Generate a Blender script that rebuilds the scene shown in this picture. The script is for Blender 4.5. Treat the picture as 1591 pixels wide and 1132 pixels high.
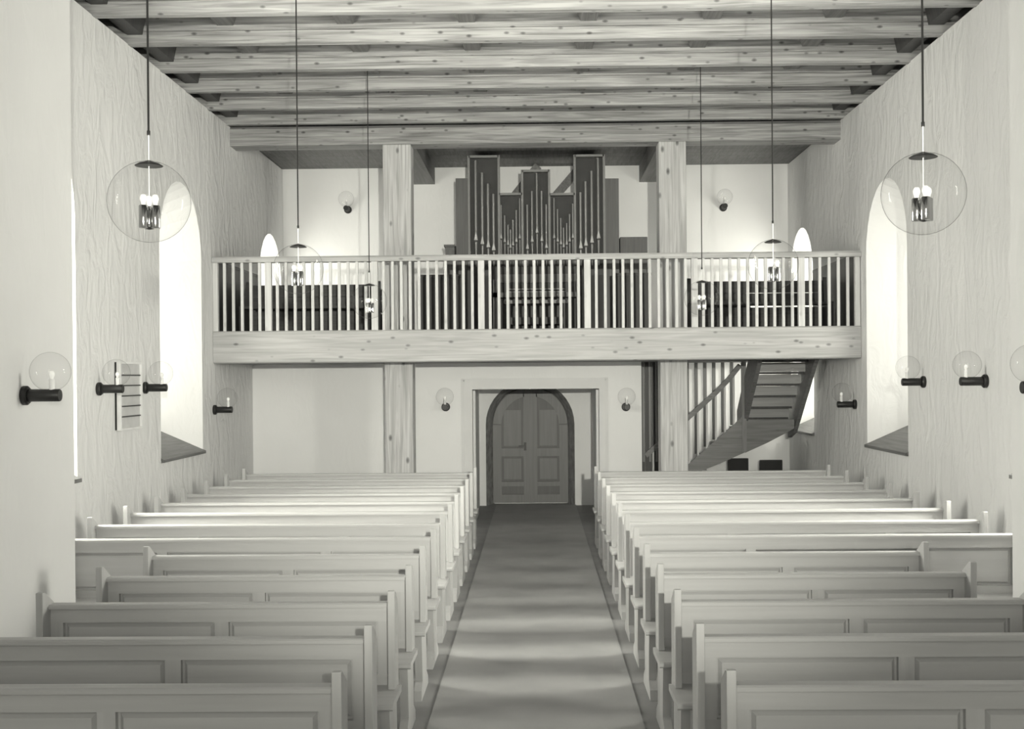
import bpy, bmesh, math, random
from mathutils import Vector, Matrix
random.seed(7)
for o in list(bpy.data.objects): bpy.data.objects.remove(o)
scene = bpy.context.scene
COL = scene.collection

# ------------------------------------------------------------------ camera
FPX, IW = 1850.0, 1591.0
cam = bpy.data.objects.new('camera', bpy.data.cameras.new('camera'))
COL.objects.link(cam)
cam.data.sensor_fit = 'HORIZONTAL'
cam.data.sensor_width = 36.0
cam.data.lens = FPX * 36.0 / IW
cam.data.shift_x = -8.55 / IW
cam.data.shift_y = 28.39 / IW
cam.data.clip_start = 0.05
yaw, roll, pitch = 0.0157, 0.0081, -0.0052
cam.matrix_world = (Matrix.Translation((0, 0, 2.2)) @ Matrix.Rotation(yaw, 4, 'Z')
                    @ Matrix.Rotation(math.pi / 2 + pitch, 4, 'X') @ Matrix.Rotation(-roll, 4, 'Z'))
scene.camera = cam

# ------------------------------------------------------------------ world, light, exposure
TINT = (1.0, 0.985, 0.87)
world = bpy.data.worlds.new('world'); scene.world = world
world.use_nodes = True
world.node_tree.nodes['Background'].inputs[0].default_value = (*TINT, 1)
world.node_tree.nodes['Background'].inputs[1].default_value = 2.2
vs = scene.view_settings
vs.view_transform = 'Standard'; vs.look = 'None'; vs.gamma = 1.0
vs.use_curve_mapping = False
vs.exposure = 0.1

def area(name, loc, direction, sx, sy, power):
    l = bpy.data.lights.new(name, 'AREA'); l.shape = 'RECTANGLE'
    l.size, l.size_y, l.energy, l.color = sx, sy, power, TINT
    o = bpy.data.objects.new(name, l); COL.objects.link(o)
    o.location = loc
    o.rotation_euler = Vector(direction).to_track_quat('-Z', 'Y').to_euler()
    return o
XL, XR = -4.3025, 4.2975
WINS = {-1: ((9.37, 11.08), (13.57, 15.28), (18.50, 20.12)),      # window openings along the left and right side wall
        1: ((9.10, 10.80), (13.84, 15.54), (18.50, 20.15))}
WIN_P = (740, 50, 230)
for sgn in (-1, 1):
    for (a, b), p in zip(WINS[sgn], WIN_P):
        area('daylight_window', (sgn * 5.25, (a + b) / 2, 3.05), (-sgn, 0, 0), 1.7, 3.2, p)
area('chancel_fill', (0, -4.4, 3.6), (0, 1, -0.05), 3.0, 3.2, 190)  # unseen light behind the camera, added as front fill
# the photographer's flood lamp, just behind and right of the camera
fl = bpy.data.lights.new('flood_lamp', 'SPOT'); fl.energy = 6200; fl.color = TINT
fl.spot_size = math.radians(46); fl.spot_blend = 1.0; fl.shadow_soft_size = 0.06
flo = bpy.data.objects.new('flood_lamp', fl); COL.objects.link(flo)
flo.location = (0.7, -2.2, 2.85)
flo.rotation_euler = Vector((-0.07, 1, 0.085)).to_track_quat('-Z', 'Y').to_euler()

# ------------------------------------------------------------------ materials
def nodes(name):
    m = bpy.data.materials.new(name); m.use_nodes = True
    nt = m.node_tree
    return m, nt, nt.nodes['Principled BSDF']
def g(v): return (v, v, v, 1)
def N(nt, kind, **kw):
    n = nt.nodes.new(kind)
    for k, v in kw.items():
        if k.startswith('i_'): n.inputs[k[2:].replace('_', ' ')].default_value = v
        else: setattr(n, k, v)
    return n
def ramp(nt, fac, stops):
    r = nt.nodes.new('ShaderNodeValToRGB')
    while len(r.color_ramp.elements) < len(stops): r.color_ramp.elements.new(0.5)
    for e, (p, c) in zip(r.color_ramp.elements, stops):
        e.position = p; e.color = g(c) if not isinstance(c, tuple) else c
    nt.links.new(fac, r.inputs[0]); return r
def plain(name, v, rough=0.6, metal=0.0, var=0.08, scale=6.0):
    m, nt, b = nodes(name)
    tc = N(nt, 'ShaderNodeTexCoord')
    no = N(nt, 'ShaderNodeTexNoise'); no.inputs['Scale'].default_value = scale; no.inputs['Detail'].default_value = 5
    nt.links.new(tc.outputs['Object'], no.inputs['Vector'])
    r = ramp(nt, no.outputs['Fac'], ((0.3, v * (1 - var)), (0.7, min(1, v * (1 + var)))))
    nt.links.new(r.outputs[0], b.inputs['Base Color'])
    b.inputs['Roughness'].default_value = rough; b.inputs['Metallic'].default_value = metal
    return m
def plaster(name, v, bump=0.5, streak=(2.4, 2.4, 1.1)):
    m, nt, b = nodes(name)
    tc = N(nt, 'ShaderNodeTexCoord'); mp = N(nt, 'ShaderNodeMapping')
    mp.inputs['Scale'].default_value = streak; mp.inputs['Rotation'].default_value = (0.35, 0, 0)
    nt.links.new(tc.outputs['Object'], mp.inputs[0])
    n1 = N(nt, 'ShaderNodeTexNoise'); n1.inputs['Scale'].default_value = 1.9; n1.inputs['Detail'].default_value = 3.5; n1.inputs['Distortion'].default_value = 1.4
    n2 = N(nt, 'ShaderNodeTexNoise'); n2.inputs['Scale'].default_value = 0.7; n2.inputs['Detail'].default_value = 3
    nt.links.new(mp.outputs[0], n1.inputs['Vector']); nt.links.new(tc.outputs['Object'], n2.inputs['Vector'])
    r = ramp(nt, n2.outputs['Fac'], ((0.3, v * 0.93), (0.7, v)))
    nt.links.new(r.outputs[0], b.inputs['Base Color'])
    bp = N(nt, 'ShaderNodeBump'); bp.inputs['Strength'].default_value = bump; bp.inputs['Distance'].default_value = 0.05
    nt.links.new(n1.outputs['Fac'], bp.inputs['Height']); nt.links.new(bp.outputs[0], b.inputs['Normal'])
    b.inputs['Roughness'].default_value = 0.95; b.inputs['Specular IOR Level'].default_value = 0.1
    return m
def wood(name, axis, lo, hi, knots=0.0, rough=0.6, grain=1.0, bump=0.08, kscale=1.5):
    """grain runs along the given axis; knots is the strength of dark knots"""
    m, nt, b = nodes(name)
    tc = N(nt, 'ShaderNodeTexCoord'); oi = N(nt, 'ShaderNodeObjectInfo')
    mul = N(nt, 'ShaderNodeMath', operation='MULTIPLY'); mul.inputs[1].default_value = 37.0
    nt.links.new(oi.outputs['Random'], mul.inputs[0])
    add = N(nt, 'ShaderNodeVectorMath', operation='ADD')
    nt.links.new(tc.outputs['Object'], add.inputs[0]); nt.links.new(mul.outputs[0], add.inputs[1])
    mp = N(nt, 'ShaderNodeMapping'); sc = [26.0 * grain] * 3; sc[axis] = 1.1 * grain
    mp.inputs['Scale'].default_value = sc
    nt.links.new(add.outputs[0], mp.inputs[0])
    n1 = N(nt, 'ShaderNodeTexNoise'); n1.inputs['Scale'].default_value = 1.0; n1.inputs['Detail'].default_value = 6; n1.inputs['Distortion'].default_value = 0.8
    nt.links.new(mp.outputs[0], n1.inputs['Vector'])
    r = ramp(nt, n1.outputs['Fac'], ((0.3, lo), (0.68, hi)))
    out = r.outputs[0]
    if knots:
        mk = N(nt, 'ShaderNodeMapping'); s2 = [5.5] * 3; s2[axis] = 2.9
        mk.inputs['Scale'].default_value = [v * kscale for v in s2]
        nt.links.new(add.outputs[0], mk.inputs[0])
        vo = N(nt, 'ShaderNodeTexVoronoi'); vo.inputs['Scale'].default_value = 1.0
        nt.links.new(mk.outputs[0], vo.inputs['Vector'])
        rk = ramp(nt, vo.outputs['Distance'], ((0.0, 1 - knots), (0.11, 1 - knots * 0.6), (0.19, 1.0)))
        mx = N(nt, 'ShaderNodeMix', data_type='RGBA', blend_type='MULTIPLY'); mx.inputs[0].default_value = 1.0
        nt.links.new(r.outputs[0], mx.inputs[6]); nt.links.new(rk.outputs[0], mx.inputs[7])
        out = mx.outputs[2]
    nt.links.new(out, b.inputs['Base Color'])
    bp = N(nt, 'ShaderNodeBump'); bp.inputs['Strength'].default_value = bump; bp.inputs['Distance'].default_value = 0.01
    nt.links.new(n1.outputs['Fac'], bp.inputs['Height']); nt.links.new(bp.outputs[0], b.inputs['Normal'])
    b.inputs['Roughness'].default_value = rough
    return m
def glass(name, rim=0.55, body=0.97):
    """thin clear glass: tinted see-through with a Fresnel reflection"""
    m = bpy.data.materials.new(name); m.use_nodes = True; nt = m.node_tree
    nt.nodes.clear()
    out = N(nt, 'ShaderNodeOutputMaterial')
    lw = N(nt, 'ShaderNodeLayerWeight'); lw.inputs['Blend'].default_value = 0.5
    r = ramp(nt, lw.outputs['Facing'], ((0.0, body), (0.80, body - 0.03), (0.93, (body + rim) / 2), (1.0, rim)))
    tr = N(nt, 'ShaderNodeBsdfTransparent'); gl = N(nt, 'ShaderNodeBsdfGlossy'); gl.inputs['Roughness'].default_value = 0.02
    fr = ramp(nt, lw.outputs['Facing'], ((0.0, 0.012), (0.6, 0.02), (0.85, 0.09), (1.0, 0.35)))
    mx = N(nt, 'ShaderNodeMixShader')
    nt.links.new(r.outputs[0], tr.inputs[0]); nt.links.new(fr.outputs[0], mx.inputs[0])
    nt.links.new(tr.outputs[0], mx.inputs[1]); nt.links.new(gl.outputs[0], mx.inputs[2])
    nt.links.new(mx.outputs[0], out.inputs[0])
    return m
def emit(name, s):
    m, nt, b = nodes(name)
    b.inputs['Base Color'].default_value = g(0.6)
    b.inputs['Emission Color'].default_value = (*TINT, 1); b.inputs['Emission Strength'].default_value = s
    b.inputs['Roughness'].default_value = 0.2
    return m
M = dict(
    plaster=plaster('plaster', 0.76, 0.75),
    smooth=plaster('smooth_plaster', 0.90, 0.12), pier=plaster('pier_plaster', 0.72, 0.15),
    reveal=plaster('limewash', 0.80, 0.2),
    beam=wood('pine_x', 0, 0.17, 0.44, 0.88, kscale=1.7), post=wood('pine_z', 2, 0.36, 0.64, 0.9, kscale=1.1), joist=wood('pine_y', 1, 0.13, 0.22, 0.6),
    board=wood('ceiling_board', 1, 0.10, 0.17, 0.4),
    pale=wood('pale_pine', 0, 0.35, 0.53, 0.7), palez=wood('pale_pine_upright', 2, 0.55, 0.70, 0.2),
    pew=wood('pew_paint', 0, 0.44, 0.50, 0.0, 0.45, 0.6, 0.03), pewz=wood('pew_paint_upright', 2, 0.44, 0.50, 0.0, 0.45, 0.6, 0.03),
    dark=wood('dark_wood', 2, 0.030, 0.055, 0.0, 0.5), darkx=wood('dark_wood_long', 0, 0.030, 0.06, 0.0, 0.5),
    riser=wood('riser_wood_lit', 0, 0.32, 0.42, 0.1, 0.5), stair=wood('stair_wood', 0, 0.15, 0.24, 0.2, 0.5), stairz=wood('stair_wood_upright', 2, 0.17, 0.26, 0.2, 0.5),
    stone=plain('reveal_stone', 0.28, 0.9, 0, 0.3, 9.0), doorshade=wood('door_recess_shade', 2, 0.11, 0.135, 0.0, 0.5), door=wood('door_paint', 2, 0.175, 0.205, 0.0, 0.5), sill=wood('sill_wood', 1, 0.13, 0.22, 0.2, 0.6),
    organ=wood('organ_case', 2, 0.11, 0.15, 0.0, 0.5), organdark=plain('organ_interior', 0.085, 0.8), organtrim=plain('organ_trim', 0.28, 0.5),
    tin=plain('pipe_metal', 0.30, 0.4, 0.4, 0.04), carpet=None, floor=None,
    chrome=plain('chrome', 0.62, 0.12, 1.0, 0.02), black=plain('black_metal', 0.012, 0.45), rod=plain('dark_rod', 0.03, 0.4, 0.3),
    white=plain('white_enamel', 0.8, 0.4), paint=plain('white_paint', 0.74, 0.6, 0, 0.03, 2.0), board_face=plain('board_face', 0.55, 0.5),
    glass=glass('globe_glass', 0.22, 0.985), pane=glass('window_glass', 0.6, 0.96), bulb=emit('bulb_glow', 0.3), lead=plain('window_lead', 0.06, 0.6),
    cloth=plain('dark_cloth', 0.04, 0.9))
def floor_mat(name, v, rough, sc):
    m, nt, b = nodes(name)
    tc = N(nt, 'ShaderNodeTexCoord')
    n1 = N(nt, 'ShaderNodeTexNoise'); n1.inputs['Scale'].default_value = sc; n1.inputs['Detail'].default_value = 8
    n2 = N(nt, 'ShaderNodeTexNoise'); n2.inputs['Scale'].default_value = 260; n2.inputs['Detail'].default_value = 2
    nt.links.new(tc.outputs['Object'], n1.inputs['Vector']); nt.links.new(tc.outputs['Object'], n2.inputs['Vector'])
    mx = N(nt, 'ShaderNodeMath', operation='ADD'); nt.links.new(n1.outputs['Fac'], mx.inputs[0]); nt.links.new(n2.outputs['Fac'], mx.inputs[1])
    r = ramp(nt, mx.outputs[0], ((0.35, v * 0.8), (0.62, v * 1.15)))
    hv = N(nt, 'ShaderNodeMath', operation='MULTIPLY'); hv.inputs[1].default_value = 0.5
    nt.links.new(mx.outputs[0], hv.inputs[0]); nt.links.new(hv.outputs[0], r.inputs[0])
    nt.links.new(r.outputs[0], b.inputs['Base Color']); b.inputs['Roughness'].default_value = rough
    bp = N(nt, 'ShaderNodeBump'); bp.inputs['Strength'].default_value = 0.15; bp.inputs['Distance'].default_value = 0.004
    nt.links.new(n2.outputs['Fac'], bp.inputs['Height']); nt.links.new(bp.outputs[0], b.inputs['Normal'])
    return m
M['carpet'] = floor_mat('aisle_carpet', 0.34, 0.55, 2.0)
M['floor'] = floor_mat('floor_stone', 0.25, 0.6, 3.0)

# ------------------------------------------------------------------ mesh helpers
class MB:
    def __init__(s): s.v, s.f = [], []
    def box(s, x0, x1, y0, y1, z0, z1):
        n = len(s.v)
        s.v += [(x, y, z) for z in (z0, z1) for y in (y0, y1) for x in (x0, x1)]
        s.f += [[n + i for i in q] for q in ((0, 2, 3, 1), (4, 5, 7, 6), (0, 1, 5, 4), (2, 6, 7, 3), (0, 4, 6, 2), (1, 3, 7, 5))]
        return s
    def prism(s, pts, a, b, axis):
        """extrude the outline pts from a to b along axis (x: pts are y,z; y: pts are x,z; z: pts are x,y)"""
        n, k = len(s.v), len(pts)
        for t in (a, b):
            for p, q in pts: s.v.append({'x': (t, p, q), 'y': (p, t, q), 'z': (p, q, t)}[axis])
        s.f += [list(range(n, n + k))[::-1], list(range(n + k, n + 2 * k))]
        s.f += [[n + i, n + (i + 1) % k, n + k + (i + 1) % k, n + k + i] for i in range(k)]
        return s
    def lathe(s, prof, c=(0, 0, 0), seg=24, axis='z'):
        """prof: list of (r, h)"""
        n = len(s.v); m = len(prof)
        for r, h in prof:
            for i in range(seg):
                a = 2 * math.pi * i / seg; x, y = r * math.cos(a), r * math.sin(a)
                p = {'z': (x, y, h), 'x': (h, x, y), 'y': (x, h, y)}[axis]
                s.v.append((c[0] + p[0], c[1] + p[1], c[2] + p[2]))
        for j in range(m - 1):
            for i in range(seg):
                i2 = (i + 1) % seg
                s.f.append([n + j * seg + i, n + j * seg + i2, n + (j + 1) * seg + i2, n + (j + 1) * seg + i])
        if prof[0][0] > 1e-5: s.f.append([n + i for i in range(seg)][::-1])
        if prof[-1][0] > 1e-5: s.f.append([n + (m - 1) * seg + i for i in range(seg)])
        return s
    def bar(s, p, q, w, h):
        """rectangular bar between two points; w is the width along y, h the thickness across"""
        p, q = Vector(p), Vector(q); d = (q - p).normalized()
        u = Vector((0, 1, 0)) if abs(d.y) < 0.9 else Vector((1, 0, 0))
        t = d.cross(u).normalized(); u = t.cross(d).normalized()
        n = len(s.v)
        for e in (p, q):
            for a, b in ((-1, -1), (1, -1), (1, 1), (-1, 1)): s.v.append(tuple(e + u * (a * w / 2) + t * (b * h / 2)))
        s.f += [[n + i for i in f] for f in ((3, 2, 1, 0), (4, 5, 6, 7), (0, 1, 5, 4), (1, 2, 6, 5), (2, 3, 7, 6), (3, 0, 4, 7))]
        return s
    def build(s, name, mat, parent=None, off=None, smooth=False, bevel=0.0):
        me = bpy.data.meshes.new(name)
        o3 = Vector(off) if off is not None else (Vector(parent.location) if parent is not None else Vector((0, 0, 0)))
        pp = parent
        if off is None and parent is not None and parent.parent is not None: o3 = Vector(parent.parent.location) + Vector(parent.location)
        me.from_pydata([tuple(Vector(v) - o3) for v in s.v], [], s.f)
        bm = bmesh.new(); bm.from_mesh(me)
        bmesh.ops.remove_doubles(bm, verts=bm.verts, dist=1e-5)
        bmesh.ops.recalc_face_normals(bm, faces=bm.faces); bm.to_mesh(me); bm.free()
        me.materials.append(M[mat] if isinstance(mat, str) else mat)
        if smooth:
            for p in me.polygons: p.use_smooth = True
        ob = bpy.data.objects.new(name, me); COL.objects.link(ob)
        if parent is not None: ob.parent = parent
        if bevel:
            md = ob.modifiers.new('bevel', 'BEVEL'); md.width = bevel; md.segments = 2; md.limit_method = 'ANGLE'
        if smooth and not bevel:
            try: me.set_sharp_from_angle(angle=math.radians(40))
            except Exception: pass
        return ob
def thing(name, label, cat, loc=(0, 0, 0), group=None):
    o = bpy.data.objects.new(name, None); COL.objects.link(o); o.location = loc
    o.empty_display_size = 0.1
    return tag(o, label, cat, group)
def tag(o, label, cat, group=None):
    o['label'] = label; o['category'] = cat
    if group: o['group'] = group
    return o
def struct(o, label=None):
    o['kind'] = 'structure'
    if label: o['label'] = label
    return o
def dup(root, loc, label, rotz=None):
    r = root.copy(); COL.objects.link(r); r.location = loc; r['label'] = label
    if rotz is not None: r.rotation_euler = (0, 0, rotz)
    for ch in root.children:
        c = ch.copy(); COL.objects.link(c); c.parent = r
        for gch in ch.children:
            d = gch.copy(); COL.objects.link(d); d.parent = c
    return r
def setlabel(o, l): o['label'] = l; return o

# ------------------------------------------------------------------ the room
def arch(y0, y1, z0, zs, n=14):
    """outline (y,z): a window or door opening with a round head"""
    c, r = (y0 + y1) / 2, (y1 - y0) / 2
    return [(y0, z0)] + [(c - r * math.cos(math.pi * i / n), zs + r * math.sin(math.pi * i / n)) for i in range(n + 1)] + [(y1, z0)]
def fill_face(mb_v, mb_f, outer, holes):
    bm = bmesh.new(); es = []
    for loop in [outer] + holes:
        vs_ = [bm.verts.new(p) for p in loop]
        es += [bm.edges.new((vs_[i], vs_[(i + 1) % len(vs_)])) for i in range(len(vs_))]
    bmesh.ops.triangle_fill(bm, edges=es, use_beauty=True)
    bm.verts.index_update(); n = len(mb_v)
    mb_v += [tuple(v.co) for v in bm.verts]
    mb_f += [[n + v.index for v in f.verts] for f in bm.faces]
    bm.free()

ZT = 5.76
TH = 0.85
def side_wall(name, x, sgn, label):
    mb = MB()
    holes = []
    for k, (a, b) in enumerate(WINS[sgn]):
        inner = arch(a, b, 1.24, 3.74)
        outer = arch(a + 0.27, b - 0.27, 1.24 + 0.42, 3.62)
        hi = [(x, p, q) for p, q in inner]; ho = [(x + sgn * TH, p, q) for p, q in outer]
        holes.append(hi)
    fill_face(mb.v, mb.f, [(x, 8.8, 0), (x, 20.5, 0), (x, 20.5, ZT), (x, 8.8, ZT)], holes)
    # outer skin and top so that no daylight leaks around
    oh = [[(x + sgn * TH, p, q) for p, q in arch(a + 0.27, b - 0.27, 1.66, 3.62)] for a, b in WINS[sgn]]
    fill_face(mb.v, mb.f, [(x + sgn * TH, 8.6, 0), (x + sgn * TH, 20.9, 0), (x + sgn * TH, 20.9, 6.3), (x + sgn * TH, 8.6, 6.3)], oh)
    n = len(mb.v); mb.v += [(x, 8.8, ZT), (x, 20.5, ZT), (x + sgn * TH, 20.5, ZT), (x + sgn * TH, 8.8, ZT)]; mb.f.append([n, n + 1, n + 2, n + 3])
    o = MB(); o.v, o.f = mb.v, mb.f
    w = o.build(name, 'plaster')
    return struct(w, label)
side_wall('wall_left', XL, -1, 'rough white plaster nave wall with arched windows, left side')
side_wall('wall_right', XR, 1, 'rough white plaster nave wall with arched windows, right side')
wn = 0
for x, sgn in ((XL, -1), (XR, 1)):
    for a, b in WINS[sgn]:
        wn += 1
        pts = arch(a + 0.27, b - 0.27, 1.66, 3.62)
        xg = x + sgn * (TH - 0.10)
        w = MB().prism(pts, xg, xg + sgn * 0.012, 'x').build('window_%d' % wn, 'pane'); struct(w, 'arched clear leaded window deep in the plaster wall')
        hi = [(x, p, q) for p, q in arch(a, b, 1.24, 3.74)]; ho = [(x + sgn * TH, p, q) for p, q in arch(a + 0.27, b - 0.27, 1.66, 3.62)]
        rv = MB(); m = len(hi); rv.v = hi + ho
        rv.f = [[i, (i + 1) % m, m + (i + 1) % m, m + i] for i in range(m)]
        rv.build('reveal', 'reveal', w)
        fr = MB()
        for z in (2.1, 2.6, 3.1, 3.6): fr.box(min(xg, xg + sgn * .03), max(xg, xg + sgn * .03), a + .3, b - .3, z - .012, z + .012)
        fr.box(min(xg, xg + sgn * .03), max(xg, xg + sgn * .03), (a + b) / 2 - .015, (a + b) / 2 + .015, 1.66, 4.15)
        fr.build('glazing_bar', 'lead', w)
        # sloping wooden sill board laid on the splayed base
        sx0, sx1 = x - sgn * 0.035, x + sgn * (TH - 0.12)
        sl = MB(); t = 0.035
        ov = 0.02
        A = [(sx0, a - ov, 1.245), (sx0, b + ov, 1.245), (sx1, b - .24, 1.245 + .42 * .9), (sx1, a + .24, 1.245 + .42 * .9)]
        n = len(sl.v); sl.v += A + [(p, q, r + t) for p, q, r in A]
        sl.f += [[0, 1, 2, 3], [4, 5, 6, 7], [0, 1, 5, 4], [1, 2, 6, 5], [2, 3, 7, 6], [3, 0, 4, 7]]
        sl.build('window_sill', 'sill', w)

# chancel flank walls close to the camera, end wall behind it
BL, BR, BY = -3.44, 3.49, 8.8
def flank(name, x, sgn, lab):
    x1 = x + sgn * 1.75
    o = MB().box(min(x, x1), max(x, x1), -4.2, BY, 0, 6.1).build(name, 'pier'); struct(o, lab)
flank('wall_left_near', BL, -1, 'smooth pale plaster wall pier nearest the camera, left side')
flank('wall_right_near', BR, 1, 'smooth pale plaster wall pier nearest the camera, right side')
mb = MB()
fill_face(mb.v, mb.f, [(BL, -4.1, 0), (BR, -4.1, 0), (BR, -4.1, 6.1), (BL, -4.1, 6.1)], [[(-1.5, -4.1, 2.0), (1.5, -4.1, 2.0), (1.5, -4.1, 5.2), (-1.5, -4.1, 5.2)]])  # opening added for the fill light
struct(mb.build('wall_chancel', 'smooth'))

# back wall with the arched doorway
YB = 20.31
DC, DR, DZS = -0.11, 0.757, 1.38
dpts = arch(DC - DR, DC + DR, 0.0, DZS, 20)
mb = MB()
out = [(XL - .3, YB, 0)] + [(p, YB, q) for p, q in dpts] + [(XR + .3, YB, 0), (XR + .3, YB, ZT + .3), (XL - .3, YB, ZT + .3)]
fill_face(mb.v, mb.f, out, [])
n = len(mb.v); m = len(dpts)
wb = struct(mb.build('wall_back', 'smooth'), 'white plaster back wall with arched doorway and organ gallery')
DI = 0.63                                        # the doorway narrows towards the door
ipts = arch(DC - DI, DC + DI, 0.0, DZS, 20)
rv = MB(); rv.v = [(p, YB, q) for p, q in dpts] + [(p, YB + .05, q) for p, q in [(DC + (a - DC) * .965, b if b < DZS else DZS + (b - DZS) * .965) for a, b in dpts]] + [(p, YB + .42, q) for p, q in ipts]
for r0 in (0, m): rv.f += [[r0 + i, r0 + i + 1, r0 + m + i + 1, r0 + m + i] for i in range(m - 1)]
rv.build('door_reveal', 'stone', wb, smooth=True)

# floor
fl_ = MB().box(-5.3, 5.3, -4.3, 21.0, -0.2, 0.0).build('floor', 'floor'); struct(fl_, 'dark stone floor under the pews')
cp = MB().box(-0.70, 0.66, 1.0, YB - .01, 0.0, 0.012).build('aisle_carpet', 'carpet')
tag(cp, 'dark grey runner carpet along the centre aisle', 'carpet')

# partition (porch wall) under the gallery
PX1 = 1.588
UG = 2.41
YP = 18.0
OX0, OX1, OZ = -0.979, 0.957, 2.021
pw = MB().box(XL, OX0, YP, YP + .1, 0, UG).box(OX1, PX1, YP, YP + .1, 0, UG).box(OX0, OX1, YP, YP + .1, OZ, UG)
pw.box(OX0 - .08, OX0, YP + .1, YB, 0, OZ + .08).box(OX1, OX1 + .08, YP + .1, YB, 0, OZ + .08).box(OX0, OX1, YP + .1, YB, OZ, OZ + .08)
pw.box(PX1 - .1, PX1, YP + .1, YB, 0, UG)
pwo = struct(pw.build('wall_partition', 'smooth'), 'white porch partition below the gallery with a square doorway')
ar = MB().box(-1.135, OX0 + .012, YP - .025, YP, 0, 2.176).build('trim_1', 'paint'); struct(ar, 'white painted surround of the porch doorway')
MB().box(OX1 - .012, 1.083, YP - .025, YP, 0, 2.176).build('jamb', 'paint', ar)
MB().box(OX0 + .012, OX1 - .012, YP - .025, YP, OZ - .01, 2.176).build('head', 'paint', ar)
for x0, x1 in ((-1.10, -1.085), (1.035, 1.05)): MB().box(x0, x1, YP - .033, YP - .025, 0, 2.15).build('bead', 'paint', ar)
MB().box(-1.10, 1.05, YP - .033, YP - .025, 2.135, 2.15).build('bead', 'paint', ar)
# the two inner porch doors folded back against the porch walls
for x0, x1 in ((OX0 + .012, OX0 + .05), (OX1 - .05, OX1 - .012)):
    MB().box(x0, x1, YP + .12, YP + .95, 0.012, OZ - .03).build('door_2' if x0 < 0 else 'door_3', 'paint')['kind'] = 'structure'

# arched double door
dr = thing('double_door', 'dark arched double door with panels at the end of the aisle', 'door', (DC, YB + .36, 0))
YD = YB + .34
def leaf(sgn):
    r = DI + 0.02
    def half(x0, inset=0.0):
        rr = r - inset
        pts = [(x0, 0.012 + inset)]
        pts.append((rr, 0.012 + inset))
        for i in range(0, 15):
            a = math.pi / 2 * i / 14
            px, pz = rr * math.cos(a), DZS + rr * math.sin(a)
            if px >= x0: pts.append((px, pz))
        pts.append((x0, DZS + math.sqrt(max(0, rr * rr - x0 * x0))))
        out = []
        for p in pts:
            if not out or (abs(p[0] - out[-1][0]) + abs(p[1] - out[-1][1])) > 1e-4: out.append(p)
        return [(DC + sgn * p, q) for p, q in out]
    lf = MB().prism(half(0.004), YD + .02, YD + .06, 'y').build('door_leaf', 'doorshade', dr)  # recessed field toned darker to paint shade into the panel grooves
    # proud frame members
    t0, t1 = YD - .03, YD + .02
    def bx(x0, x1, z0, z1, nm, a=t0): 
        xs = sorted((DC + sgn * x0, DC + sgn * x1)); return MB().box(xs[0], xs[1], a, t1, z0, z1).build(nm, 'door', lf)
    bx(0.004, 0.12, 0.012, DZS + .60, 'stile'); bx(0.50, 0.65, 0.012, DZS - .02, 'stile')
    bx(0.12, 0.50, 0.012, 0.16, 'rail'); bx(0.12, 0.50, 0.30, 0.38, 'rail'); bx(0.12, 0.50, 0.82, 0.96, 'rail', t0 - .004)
    # curved head rail
    pts = []
    for i in range(12): 
        a = math.radians(2 + 78 * i / 11); pts.append((DC + sgn * 0.645 * math.cos(a), DZS - .02 + 0.645 * math.sin(a)))
    inn = [(DC + sgn * .50 * math.cos(math.radians(2 + 76 * i / 11)), DZS - .02 + .50 * math.sin(math.radians(2 + 76 * i / 11))) for i in range(12)]
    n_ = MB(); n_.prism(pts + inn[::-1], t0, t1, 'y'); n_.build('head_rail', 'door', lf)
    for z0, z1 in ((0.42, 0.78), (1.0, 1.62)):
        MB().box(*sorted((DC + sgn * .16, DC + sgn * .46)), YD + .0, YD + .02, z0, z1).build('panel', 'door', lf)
leaf(-1); leaf(1)
MB().box(DC - .028, DC + .028, YD - .045, YD + .02, 0.012, 1.98).build('cover_strip', 'door', dr)
h = MB().box(DC - .11, DC - .07, YD - .04, YD - .03, .92, 1.06).build('lock_plate', 'black', dr)
MB().bar((DC - .09, YD - .06, 1.0), (DC - .2, YD - .06, 1.0), .018, .018).build('door_handle', 'black', dr)

# ------------------------------------------------------------------ ceiling
ce = MB().box(-5.3, 5.3, -4.3, 21.0, 6.12, 6.3).build('ceiling', 'board'); struct(ce, 'timber ceiling of crossing pine beams')
for i in range(44):
    x = -4.84 + i * .22
    MB().box(x, x + .213, -4.2, 16.8, 6.05, 6.08 + .04).build('board', 'board', ce)
BW = 0.22
beam_y = [16.52, 15.58, 14.61, 13.61, 12.53, 11.50, 10.50, 9.50, 8.50, 7.50, 6.50, 5.50, 4.50, 3.50, 2.5]
JX = (-3.25, -1.98, -0.70, 0.58, 1.87, 3.14)
def beam_prof(y, z0, z1):
    return [(y + .0, z1), (y + .0, z0 + .135), (y + .012, z0 + .128), (y + .0, z0 + .115), (y + .055, z0 + .02), (y + .06, z0), (y + BW - .06, z0), (y + BW, z0 + .1), (y + BW, z1)]
for y in beam_y:
    x0, x1 = (-4.9, 4.9) if y > 8.9 else (-3.5, 3.5)
    MB().prism(beam_prof(y, 5.752 + random.uniform(-.004, .004), 6.05), x0, x1, 'x').build('beam', 'beam', ce)
for k in range(len(beam_y)):
    ya = beam_y[k + 1] + BW if k + 1 < len(beam_y) else 1.5
    yb = beam_y[k] + .004
    for x in JX + (-4.21, 4.21):
        if abs(x) > 4 and yb < 9: continue
        w = .085 if abs(x) < 4 else .08; zb = 5.925 if abs(x) < 4 else 5.84
        if abs(x) < 3.6 or yb > 8.8:
            MB().prism([(x - w - .05, 6.06), (x - w, zb), (x + w, zb), (x + w + .05, 6.06)], ya, yb, 'y').build('joist', 'board' if abs(x) < 4 else 'dark', ce)
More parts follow.
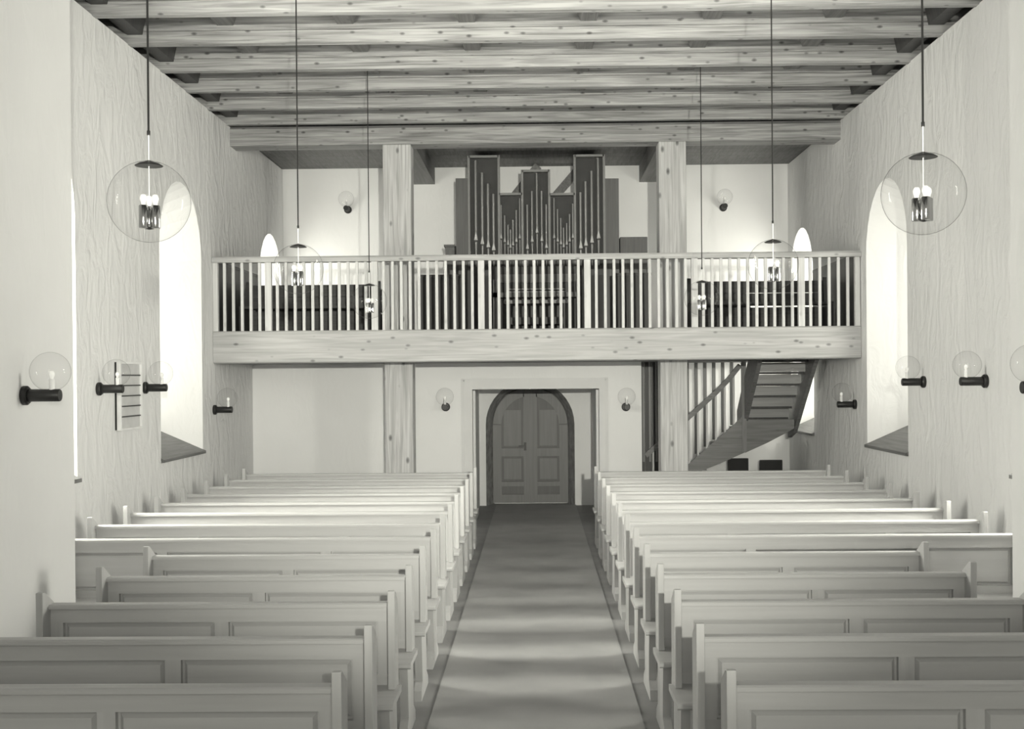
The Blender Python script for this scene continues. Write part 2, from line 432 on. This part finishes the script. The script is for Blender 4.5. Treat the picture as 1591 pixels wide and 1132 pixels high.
# girder on the two pillars
YG = 16.786
MB().prism([(YG, 5.489), (YG, 5.60), (YG - .01, 5.605), (YG - .01, 5.72), (YG + .03, 5.76), (YG + .36, 5.76), (YG + .36, 5.489)], XL, XR, 'x').build('girder', 'beam', ce)
# gallery ceiling
for i in range(11):
    y = YG + .36 + i * .29
    MB().box(XL - .05, XR + .05, y, min(y + .284, YB), 5.775, 5.83).build('gallery_board', 'board', ce)
for x0, x1 in ((-2.10, -1.70), (1.78, 2.12)):
    MB().box(x0, x1, YG + .36, YB, 5.49, 5.775).build('tie_beam', 'board', ce)
for x0, x1, z0, z1 in ((-.52, .06, 5.02, 5.74), (.32, .80, 5.2, 5.75)):
    MB().bar((x0, 20.1, z0), (x1, 20.1, z1), .16, .13).build('brace', 'joist', ce)

# pillars
for x0, x1, nm in ((-2.142, -1.742, 'left'), (1.747, 2.131, 'right')):
    p = MB().box(x0, x1, YG + .002, YG + .36, 0, 5.489).build('timber_pillar', 'post', bevel=.012)
    tag(p, 'square knotty pine pillar carrying the gallery, %s' % ('left of the door' if nm == 'left' else 'beside the staircase'), 'pillar', 'gallery pillars')

# ------------------------------------------------------------------ gallery
YF = 15.79
SX0, SX1 = 3.24, 4.12           # stair well
gf = MB().box(XL, SX0, YF + .2, YB, UG, 2.78).box(SX0, XR, YF + .2, 17.35, UG, 2.78).box(SX0, XR, 20.2, YB, UG, 2.78).box(SX1 + .06, XR, 17.35, 20.2, 2.6, 2.78)
gfo = gf.build('floor_gallery', 'board'); struct(gfo, 'wooden gallery floor')
fb = MB().prism([(YF, 2.42), (YF, 2.82), (YF + .02, 2.835), (YF + .2, 2.835), (YF + .2, 2.405), (YF + .02, 2.405)], XL + .005, XR - .005, 'x').build('gallery_beam', 'pale')
tag(fb, 'long pale pine fascia beam along the gallery front', 'beam')
bal = thing('gallery_balustrade', 'pale wooden balustrade with thin balusters along the gallery front', 'balustrade', (0, YF + .05, 2.835))
MB().prism([(YF - .03, 3.745), (YF - .03, 3.80), (YF - .02, 3.82), (YF + .12, 3.82), (YF + .13, 3.80), (YF + .13, 3.745)], XL + .005, XR - .005, 'x').build('handrail', 'pale', bal)
PO = [-4.265, -3.56, -2.14, -0.721, 0.690, 2.108, 3.519, 4.255]
for i, x in enumerate(PO):
    w = .042 if 0 < i < 7 else .032
    MB().box(x - w, x + w, YF + .01, YF + .085, 2.835, 3.745).build('post', 'palez', bal)
bmesh_b = None
for i in range(7):
    a, b = PO[i], PO[i + 1]; k = 12 if 0 < i < 6 else 6
    for j in range(1, k):
        x = a + (b - a) * j / k
        if bmesh_b is None:
            bo = MB().box(-.018, .018, -.018, .018, 0, .91).build('baluster', 'palez', bal, off=(0, 0, 0)); bmesh_b = bo
        else:
            bo = bmesh_b.copy(); COL.objects.link(bo)
        bo.location = (x, -.003, 0); bo.parent = bal
# dark panelling on the gallery side walls
tn = 2
for x0, x1 in ((XL, XL + .03), (XR - .03, XR)):
    w = MB().box(x0, x1, YF + .14, 18.42, 3.76, 3.80).build('trim_%d' % tn, 'dark'); struct(w, 'dark wooden wall panelling at the end of the gallery'); tn += 1
    y = YF + .22
    while y < 18.3:
        MB().box(x0, x1 - .006 if x0 < 0 else x1, y, y + .235, 2.78, 3.76).build('board', 'dark', w); y += .24

# gallery benches
def bench(x0, x1, y, label):
    c = (x0 + x1) / 2
    t = thing('gallery_bench', label, 'bench', (c, y, 2.78), 'gallery benches')
    MB().box(x0, x1, y, y + .03, 3.38, 3.55).build('top_rail', 'darkx', t)
    MB().box(x0, x1, y, y + .03, 3.20, 3.374).build('back_slat', 'darkx', t)
    MB().box(x0, x1, y - .4, y - .02, 3.19, 3.225).build('seat', 'darkx', t)
    MB().box(x0, x1, y, y + .03, 2.80, 3.17).build('lower_slat', 'darkx', t)
    for x in (x0, x1 - .05):
        MB().prism([(y - .38, 2.78), (y - .38, 3.19), (y - .05, 3.19), (y + .02, 3.6), (y + .08, 3.6), (y + .08, 2.78)], x - .002, x + .052, 'x').build('bench_end', 'dark', t)
bench(-4.2, -2.25, 17.2, 'dark wooden gallery bench left of the organ, front row')
bench(-4.2, -2.25, 18.2, 'dark wooden gallery bench left of the organ, back row')
bench(2.2, 4.2, 17.25, 'dark wooden gallery bench right of the organ, front row')
bench(2.2, 3.2, 18.2, 'dark wooden gallery bench right of the organ, back row')

for x0, x1, lab in ((-1.74, -1.12, 'low dark wooden screen between left pillar and organ'), (1.16, 1.74, 'low dark wooden screen between organ and right pillar')):
    t = thing('gallery_screen', lab, 'screen', ((x0 + x1) / 2, 17.9, 2.78), 'gallery screens')
    for k in range(5):
        w = (x1 - x0) / 5
        MB().box(x0 + k * w, x0 + (k + 1) * w - .006, 17.89, 17.91, 2.78, 3.70).build('board', 'dark', t)
    MB().box(x0, x1, 17.87, 17.93, 3.70, 3.74).build('top_rail', 'darkx', t)

# ------------------------------------------------------------------ organ
YO = 18.9
org = thing('pipe_organ', 'dark grey pipe organ with stepped case and silvery pipes on the gallery', 'organ', (0.03, YO + .3, 2.78))
comp = [(-1.044, -.569, 5.707), (-.569, -.198, 5.11), (-.198, .230, 5.473), (.230, .635, 5.10), (.635, 1.098, 5.704)]
for x0, x1, zt in comp:
    MB().box(x0, x1, YO + .10, YO + .62, 3.95, zt - .005).build('case', 'organdark', org)
    tr = MB().box(x0, x1, YO - .03, YO + .10, zt - .035, zt).build('cornice', 'organtrim', org)
for x, zt in ((-1.044, 5.707), (-.569, 5.707), (-.198, 5.473), (.230, 5.473), (.635, 5.704), (1.098, 5.704)):
    MB().box(x - .018, x + .018, YO - .03, YO + .10, 3.95, zt).build('stile', 'organtrim', org)
MB().box(-1.08, 1.13, YO - .02, YO + .62, 2.78, 3.95).build('base_case', 'dark', org)
for x0, x1 in ((-1.0, -.36), (-.30, .36), (.42, 1.06)):
    MB().box(x0, x1, YO - .035, YO - .02, 2.95, 3.8).build('base_panel', 'organdark', org)
MB().box(-1.262, -1.064, YO + .12, YO + .5, 2.78, 5.373).build('side_wing', 'organ', org)
MB().box(1.118, 1.34, YO + .12, YO + .5, 2.78, 5.345).build('side_wing', 'organ', org)
def Yp(u):   # horizontal place of a pipe in the case
    return -1.044 + (u - 728.0) * (1.098 + 1.044) / (938.0 - 728.0)
def Zp(v): return 5.707 - (v - 242.0) / 97.9
pipes = []
def add(us, tops, mouths, r):
    for u, t, m in zip(us, tops, mouths): pipes.append((Yp(680 + u / 4.97), Zp(220 + t / 4.97), Zp(220 + m / 4.97), r))
add((290, 340, 385, 427), (145, 240, 325, 405), (760, 790, 815, 838), .027)
add((485, 513, 538, 557, 577, 603, 630), (490, 570, 645, 680, 605, 530, 440), (748, 775, 797, 820, 800, 775, 748), .0165)
add((688, 725, 763, 800, 835), (490, 385, 245, 385, 490), (830, 775, 705, 770, 825), .021)
add((895, 922, 947, 968, 992, 1015, 1040), (440, 525, 595, 670, 635, 565, 485), (748, 775, 797, 820, 800, 775, 748), .0165)
add((1100, 1140, 1187, 1238), (400, 315, 235, 135), (830, 810, 787, 755), .027)
for x, zt, zm, r in pipes:
    p = MB().lathe([(r * .35, 3.95), (r, zm - .02), (r, zt)], (x, YO + .02, 0), 12).build('organ_pipe', 'tin', org, smooth=True)
    yy = YO + .02 - r
    lip = MB(); n = 0
    lip.v = [(x - r * 1.15, yy, zm), (x + r * 1.15, yy, zm), (x, yy - .001, zm + r * 5.0), (x, yy - .014, zm + .002), (x, yy + .02, zm + r * 2)]
    lip.f = [[0, 3, 2], [3, 1, 2], [0, 1, 3], [0, 2, 4], [1, 4, 2], [0, 4, 1]]
    lip.build('mouth', 'white', p, off=(0.03, YO + .3, 2.78))
    MB().box(x - r * .9, x + r * .9, yy - .002, yy + .02, zm - .028, zm - .006).build('mouth_slot', 'black', p, off=(0.03, YO + .3, 2.78))
cb = MB().box(1.36, 1.80, YO + .2, YO + .6, 2.78, 4.42).build('blower_cabinet', 'organ', bevel=.008); tag(cb, 'plain dark cabinet right of the organ case', 'cabinet')
MB().box(1.38, 1.57, YO + .185, YO + .2, 2.85, 4.38).build('cabinet_door', 'organ', cb); MB().box(1.59, 1.78, YO + .185, YO + .2, 2.85, 4.38).build('cabinet_door', 'organ', cb)
cb = MB().box(-1.42, -1.27, YO - .1, YO + .5, 2.78, 4.26).build('music_cabinet', 'organ', bevel=.008); tag(cb, 'low dark music cabinet at the left foot of the organ', 'cabinet')
MB().box(-1.41, -1.28, YO - .115, YO - .1, 2.85, 4.2).build('cabinet_door', 'organ', cb)
MB().box(-1.44, -1.265, YO - .13, YO + .5, 4.26, 4.29).build('cabinet_top', 'organ', cb)
co = thing('organ_console', 'dark organ console with key desk behind the balustrade', 'organ console', (.02, 17.6, 2.78))
MB().box(-.62, .66, 17.75, 18.25, 2.78, 3.85).build('body', 'dark', co)
MB().box(-.55, .60, 17.70, 17.745, 3.60, 3.72).build('music_desk', 'organ', co)
MB().box(-.62, .66, 17.42, 17.75, 3.36, 3.43).build('key_bed', 'organ', co)
ks = MB().box(-.40, .44, 17.45, 17.60, 3.432, 3.45).build('keyboard', 'organtrim', co)
MB().box(-.40, .44, 17.60, 17.73, 3.48, 3.50).build('keyboard', 'organtrim', co)
for x in (-.62, .60): MB().box(x, x + .06, 17.42, 17.75, 2.78, 3.62).build('cheek', 'organ', co)
ob = thing('organ_bench', 'dark wooden organ bench in front of the console', 'bench', (.02, 17.1, 2.78))
MB().box(-.45, .49, 16.98, 17.26, 3.24, 3.29).build('seat', 'stair', ob)
for x in (-.42, .40): MB().box(x, x + .06, 17.0, 17.24, 2.78, 3.24).build('leg', 'dark', ob)
MB().box(-.36, .40, 17.1, 17.14, 2.95, 3.05).build('stretcher', 'dark', ob)

# ------------------------------------------------------------------ staircase
st = thing('winder_staircase', 'dark wooden turning staircase rising to the gallery beside the pillar', 'staircase', (2.6, 18.9, 0))
YS = 18.6
MB().prism([(1.66, 0), (1.66, .22), (2.37, .82), (3.15, 1.49), (3.26, 1.62), (3.26, 1.00), (2.95, .86), (2.5, .68), (1.95, 0)], YS, YS + .05, 'y').build('stringer', 'stair', st)
rz = .186
for k in range(1, 7):
    x = 1.78 + k * .213; z = rz * (k + 1)
    MB().box(x - .02, x + .235, YS + .05, YS + .9, z - .035, z).build('tread', 'stair', st)
    MB().box(x, x + .02, YS + .05, YS + .9, z - rz, z - .035).build('riser', 'stair', st)
# winder landing at the corner and upper flight towards the gallery front
MB().prism([(3.26, YS + .05), (4.12, YS + .55), (4.12, YS + 1.6), (3.26, YS + 1.6)], 1.30, 1.34, 'z').build('winder_tread', 'stair', st)
MB().prism([(3.26, .985), (3.26, 1.5), (4.02, 1.5), (4.02, 1.36), (3.9, 1.29), (3.6, 1.135)], YS + .04, YS + .08, 'y').build('winder_riser', 'stair', st)
n_up = 8
for k in range(n_up):
    y = 19.22 - k * .235; z = 1.34 + .18 * (k + 1)
    if z > 2.8: break
    xa = 3.30 + .002 * k; xb = 4.0 + .012 * k
    MB().box(xa, xb, y - .224, y + .03, z - .035, z).build('tread', 'dark', st)  # tread darkened so its edge draws the shadow line between risers
    MB().box(xa, xb, y - .012, y + .012, z - .178, z - .040).build('riser', 'riser', st)  # riser toned lighter, as if lit
def string(x0, x1, nm):
    MB().prism([(19.30, 1.18), (19.30, 1.62), (17.55, 2.96), (17.40, 2.96), (17.40, 2.42), (18.9, 1.28)], x0, x1, 'x').build(nm, 'stair', st)
string(3.24, 3.30, 'stringer'); string(4.06, 4.12, 'stringer')
# hand rail with balusters in front of the lower flight
hp_ = [(1.70, .98), (2.373, 1.574), (2.8, 1.955), (3.0, 2.16), (3.18, 2.38)]
for (a, b), (c, d) in zip(hp_, hp_[1:]):
    MB().bar((a, YS + .025, b - .03), (c, YS + .025, d - .03), .05, .075).build('handrail', 'stair', st)
for k in range(10):
    x = 1.82 + k * .14
    if x > 3.2: break
    zt = next(b + (d - b) * (x - a) / (c - a) for (a, b), (c, d) in zip(hp_, hp_[1:]) if x <= c + 1e-6)
    zb = .22 + (x - 1.66) * .85
    MB().box(x - .014, x + .014, YS + .006, YS + .034, zb - .06, zt + .01).build('baluster', 'palez', st)
MB().box(3.20, 3.27, YS - .01, YS + .06, 1.0, 2.41).build('newel', 'stairz', st)
for k in range(5):
    MB().box(1.592 + k * .11, 1.592 + k * .11 + .106, YS + .10, YS + .12, 0.0, UG).build('screen_board', 'dark', st)
for k in range(4):
    MB().box(1.66 + k * .1, 1.66 + k * .1 + .03, YS + .06, YS + .085, .85, UG).build('screen_slat', 'stairz', st)
# upright slats guarding the rear of the stair
for k in range(11):
    x = 1.72 + k * .145
    if x < 2.1: continue
    MB().box(x, x + .055, YS + .93, YS + .97, .2 + max(0, (x - 1.7)) * .8, UG).build('slat', 'stairz', st)
# chairs put away below the stair
def chair(x0, x1, ztop, y, label):
    t = thing('chair', label, 'chair', ((x0 + x1) / 2, y, 0), 'chairs put away under the stairs')
    MB().box(x0, x1, y - .02, y + .02, .52, ztop).build('backrest', 'cloth', t, bevel=.012)
    MB().box(x0 - .02, x1 + .02, y - .42, y + .0, .42, .47).build('seat', 'cloth', t, bevel=.012)
    for xx in (x0, x1 - .03):
        MB().box(xx, xx + .03, y - .015, y + .015, 0, .55).build('leg', 'black', t)
        MB().box(xx, xx + .03, y - .40, y - .37, 0, .42).build('leg', 'black', t)
chair(3.16, 3.50, .82, 19.75, 'dark low chair put away under the stairs, nearer the pillar')
chair(3.68, 4.06, .79, 19.75, 'dark low chair put away under the stairs, nearer the window wall')

# ------------------------------------------------------------------ pews
def make_pew(x0, x1, stiles, label):
    """aisle end is the end nearer x = 0; the backrest faces the camera"""
    s = -1 if x1 < 0 else 1                      # outwards
    ax, wx = (x1, x0) if s < 0 else (x0, x1)     # aisle end, wall end
    t = thing('church_pew', label, 'pew', (ax, 0, 0), 'painted church pews')
    O = (ax, 0, 0)
    lo, hi = x0 + .04, x1 - .04
    B = lambda mb, nm, m='pew', par=t, bv=0.0: mb.build(nm, m, par, off=O, bevel=bv)
    B(MB().prism([(-.028, .925), (-.028, .943), (-.02, .95), (.045, .95), (.05, .94), (.05, .925)], lo, hi, 'x'), 'cap')
    B(MB().box(lo, hi, 0, .035, .845, .925), 'top_rail')
    B(MB().box(lo, hi, 0, .035, .47, .55), 'bottom_rail')
    edges = [lo, lo + .07] + [v for c in stiles for v in (c - .038, c + .038)] + [hi - .07, hi]
    for a, b in zip(edges[0::2], edges[1::2]): B(MB().box(a, b, 0, .035, .55, .845), 'stile', 'pewz')
    for a, b in zip(edges[1:-1:2], edges[2:-1:2]):
        mb = MB(); i = .028; z0, z1 = .55, .845
        e = .011
        v = [(a, .032, z0), (b, .032, z0), (b, .032, z1), (a, .032, z1),
             (a + e, .032, z0 + e), (b - e, .032, z0 + e), (b - e, .032, z1 - e), (a + e, .032, z1 - e),
             (a + i, .014, z0 + i), (b - i, .014, z0 + i), (b - i, .014, z1 - i), (a + i, .014, z1 - i),
             (a, .035, z0), (b, .035, z0), (b, .035, z1), (a, .035, z1)]
        mb.v = v
        for q in (0, 4):
            mb.f += [[q + k, q + (k + 1) % 4, q + 4 + (k + 1) % 4, q + 4 + k] for k in range(4)]
        mb.f += [[8, 9, 10, 11], [15, 14, 13, 12]] + [[k, (k + 1) % 4, 12 + (k + 1) % 4, 12 + k] for k in range(4)]
        B(mb, 'panel')
    for e, sg in ((ax, s), (wx, -s)):
        a, b = sorted((e, e + sg * .04))
        B(MB().prism([(-.105, .49), (-.105, 1.03), (-.075, 1.03), (.05, .955), (.05, .43), (-.0, .43), (0, .49)], a, b, 'x'), 'end_cheek', 'pewz', t, .004)
    a, b = sorted((ax - s * .022, wx + s * .012))
    B(MB().prism([(-.40, .455), (-.41, .465), (-.41, .482), (-.40, .49), (.0, .49), (.0, .455)], a, b, 'x'), 'seat')
    legs = [ax + s * .01, wx - s * .06] + ([(ax + wx) / 2] if abs(wx - ax) > 2.5 else [])
    for e in legs:
        a, b = sorted((e, e + s * .05))
        B(MB().prism([(-.30, .455), (-.27, .30), (-.25, .12), (-.33, .07), (-.34, 0), (.16, 0), (.15, .06), (.05, .12), (.035, .43), (.035, .455)], a, b, 'x'), 'leg', 'pewz')
    return t
PY, SP = 4.8235, 0.8927
proto = {('l', 0): (-2.765, -.785, (-1.765,)), ('l', 1): (-3.8365, -.785, (-2.945, -1.655)),
         ('r', 0): (.744, 2.715, (1.76,)), ('r', 1): (.744, 3.7923, (3.0, 1.66))}
ORD = ['nearest', 'second', 'third', 'fourth', 'fifth', 'sixth', 'seventh', 'eighth', 'ninth', 'tenth', 'eleventh', 'twelfth', 'thirteenth and last']
made = {}
for side in 'lr':
    for i in range(13):
        key = (side, 0 if i < 5 else 1); x0, x1, sts = proto[key]
        where = 'left' if side == 'l' else 'right'
        lab = ('short' if i < 5 else 'long') + ' painted panelled pew %s of the aisle, ' % where + \
              ('nearest row to the camera' if i == 0 else ('last row by the gallery' if i == 12 else ORD[i] + ' row from the camera'))
        loc = (x1 if side == 'l' else x0, PY + SP * i, 0)
        if key not in made:
            made[key] = make_pew(x0, x1, sts, lab); made[key].location = loc
        else: dup(made[key], loc, lab)

# ------------------------------------------------------------------ lamps
def sphere_prof(r, z0=-1.0, z1=1.0, n=20):
    a0, a1 = math.asin(z0), math.asin(z1)
    return [(max(r * math.cos(a0 + (a1 - a0) * i / n), 0.0), r * math.sin(a0 + (a1 - a0) * i / n)) for i in range(n + 1)]
def make_pendant(label):
    t = thing('pendant_lamp', label, 'pendant lamp', (0, 0, 0), 'glass globe pendant lamps')
    R = .205
    k = dict(off=(0, 0, 0))
    MB().lathe(sphere_prof(R, -1, 1), (0, 0, 0), 40).build('globe', 'glass', t, smooth=True, **k)
    MB().lathe([(.068, R * .875), (.07, R * .885), (.05, R * .945), (.02, R * .985), (.006, R * 1.02)], (0, 0, 0), 28).build('cap', 'rod', t, smooth=True, **k)
    MB().lathe([(.0028, .03), (.0028, .345)], (0, 0, 0), 8).build('stem', 'white', t, **k)
    MB().lathe([(.009, .335), (.009, .355), (.0055, .36), (.0055, 2.95)], (0, 0, 0), 10).build('rod', 'rod', t, smooth=True, **k)
    for j in range(3):
        a = math.radians(90 + 120 * j + 20); x, y = .033 * math.cos(a), .033 * math.sin(a)
        so = MB().lathe([(.022, -.135), (.024, -.13), (.024, -.025), (.02, -.02)], (x, y, 0), 18).build('socket', 'chrome', t, smooth=True, **k)
        MB().lathe([(.010, -.022), (.012, -.01), (.018, .006), (.019, .018), (.013, .032), (0, .038)], (x, y, 0), 16).build('bulb', 'bulb', so, smooth=True, **k)
    MB().lathe([(.006, -.14), (.03, -.13), (.03, -.115), (.006, -.11)], (0, 0, 0), 16).build('spider_plate', 'black', t, smooth=True, **k)
    return t
PEN = [(-1.944, 5.98, 'nearest glass globe pendant lamp, left of the aisle'), (1.940, 5.98, 'nearest glass globe pendant lamp, right of the aisle'),
       (-1.944, 9.75, 'middle glass globe pendant lamp, left of the aisle'), (1.940, 9.75, 'middle glass globe pendant lamp, right of the aisle'),
       (-1.944, 13.91, 'glass globe pendant lamp nearest the gallery, left of the aisle'), (1.940, 13.91, 'glass globe pendant lamp nearest the gallery, right of the aisle')]
pp = None
for i, (x, y, lab) in enumerate(PEN):
    if pp is None: pp = make_pendant(lab); pp.location = (x, y, 3.096)
    else: dup(pp, (x, y, 3.096), lab, 0.7 * i)
def make_sconce(label):
    """arm leaves the wall along +x; origin at the middle of the wall disc"""
    t = thing('wall_lamp', label, 'wall lamp', (0, 0, 0), 'glass globe wall lamps')
    k = dict(off=(0, 0, 0))
    MB().lathe([(.062, 0), (.065, .004), (.065, .028), (.054, .04)], (0, 0, 0), 24, 'x').build('wall_plate', 'black', t, smooth=True, **k)
    MB().lathe([(.040, .03), (.042, .034), (.042, .245), (.039, .25)], (0, 0, 0), 20, 'x').build('arm', 'black', t, smooth=True, **k)
    so = MB().lathe([(.019, .03), (.019, .105), (.016, .11)], (.195, 0, 0), 16).build('socket', 'white', t, smooth=True, **k)
    MB().lathe([(.010, .108), (.013, .118), (.02, .134), (.02, .148), (.013, .16), (0, .166)], (.195, 0, 0), 14).build('bulb', 'bulb', so, smooth=True, **k)
    MB().lathe(sphere_prof(.132, -.985, 1), (.185, 0, .158), 32).build('globe', 'glass', t, smooth=True, **k)
    return t
PI = math.pi
SC = [((BL, 7.93, 2.10), 0, 'black arm wall lamp with clear globe on the pier, far left'),
      ((XL, 11.62, 2.112), 0, 'black arm wall lamp with clear globe in front of the hymn board'),
      ((XL, 13.0, 2.11), 0, 'black arm wall lamp with clear globe between hymn board and left window'),
      ((XL, 15.81, 1.79), 0, 'black arm wall lamp with clear globe below the left end of the gallery'),
      ((BR, 8.0, 2.10), PI, 'black arm wall lamp with clear globe cut by the right picture edge'),
      ((XR, 11.43, 2.12), PI, 'black arm wall lamp with clear globe on the right wall, nearer than the window'),
      ((XR, 13.24, 2.105), PI, 'black arm wall lamp with clear globe at the edge of the right window'),
      ((XR, 16.08, 1.79), PI, 'black arm wall lamp with clear globe below the right end of the gallery'),
      ((-1.37, YP, 1.75), -PI / 2, 'black arm wall lamp with clear globe on the partition left of the door'),
      ((1.35, YP, 1.73), -PI / 2, 'black arm wall lamp with clear globe on the partition right of the door'),
      ((-3.19, YB, 5.07), -PI / 2, 'black arm wall lamp with clear globe high on the gallery wall, left of the organ'),
      ((3.20, YB, 5.04), -PI / 2, 'black arm wall lamp with clear globe high on the gallery wall, right of the organ')]
sp0 = None
for loc, rz_, lab in SC:
    if sp0 is None: sp0 = make_sconce(lab); sp0.location = loc
    else: dup(sp0, loc, lab, rz_)

# hymn board on the left wall
hb = thing('hymn_board', 'pale framed hymn board with blank rows on the left wall', 'hymn board', (XL, 12.43, 1.68))
y0, y1, z0, z1 = 12.09, 12.77, 1.68, 2.385
MB().box(XL + .01, XL + .035, y0 + .01, y1 - .01, z0 + .01, z1 - .01).build('backing', 'board_face', hb)
for a, b, c, d, nm in ((y0, y0 + .03, z0, z1, 'frame_side'), (y1 - .02, y1, z0, z1, 'frame_side'), (y0 + .03, y1 - .02, z0, z0 + .02, 'frame_rail'), (y0 + .03, y1 - .02, z1 - .02, z1, 'frame_rail')):
    MB().box(XL, XL + .06, a, b, c, d).build(nm, 'white', hb)
MB().box(XL + .002, XL + .02, y0 - .006, y0 - .001, z0 + .004, z1 - .004).build('edge_shadow', 'black', hb)  # black strip standing in for the shadow beside the board
for j in range(5):
    z = z0 + .03 + (j + 1) * (z1 - z0 - .06) / 6
    MB().box(XL + .035, XL + .045, y0 + .03, y1 - .02, z - .007, z + .007).build('slat', 'lead', hb)
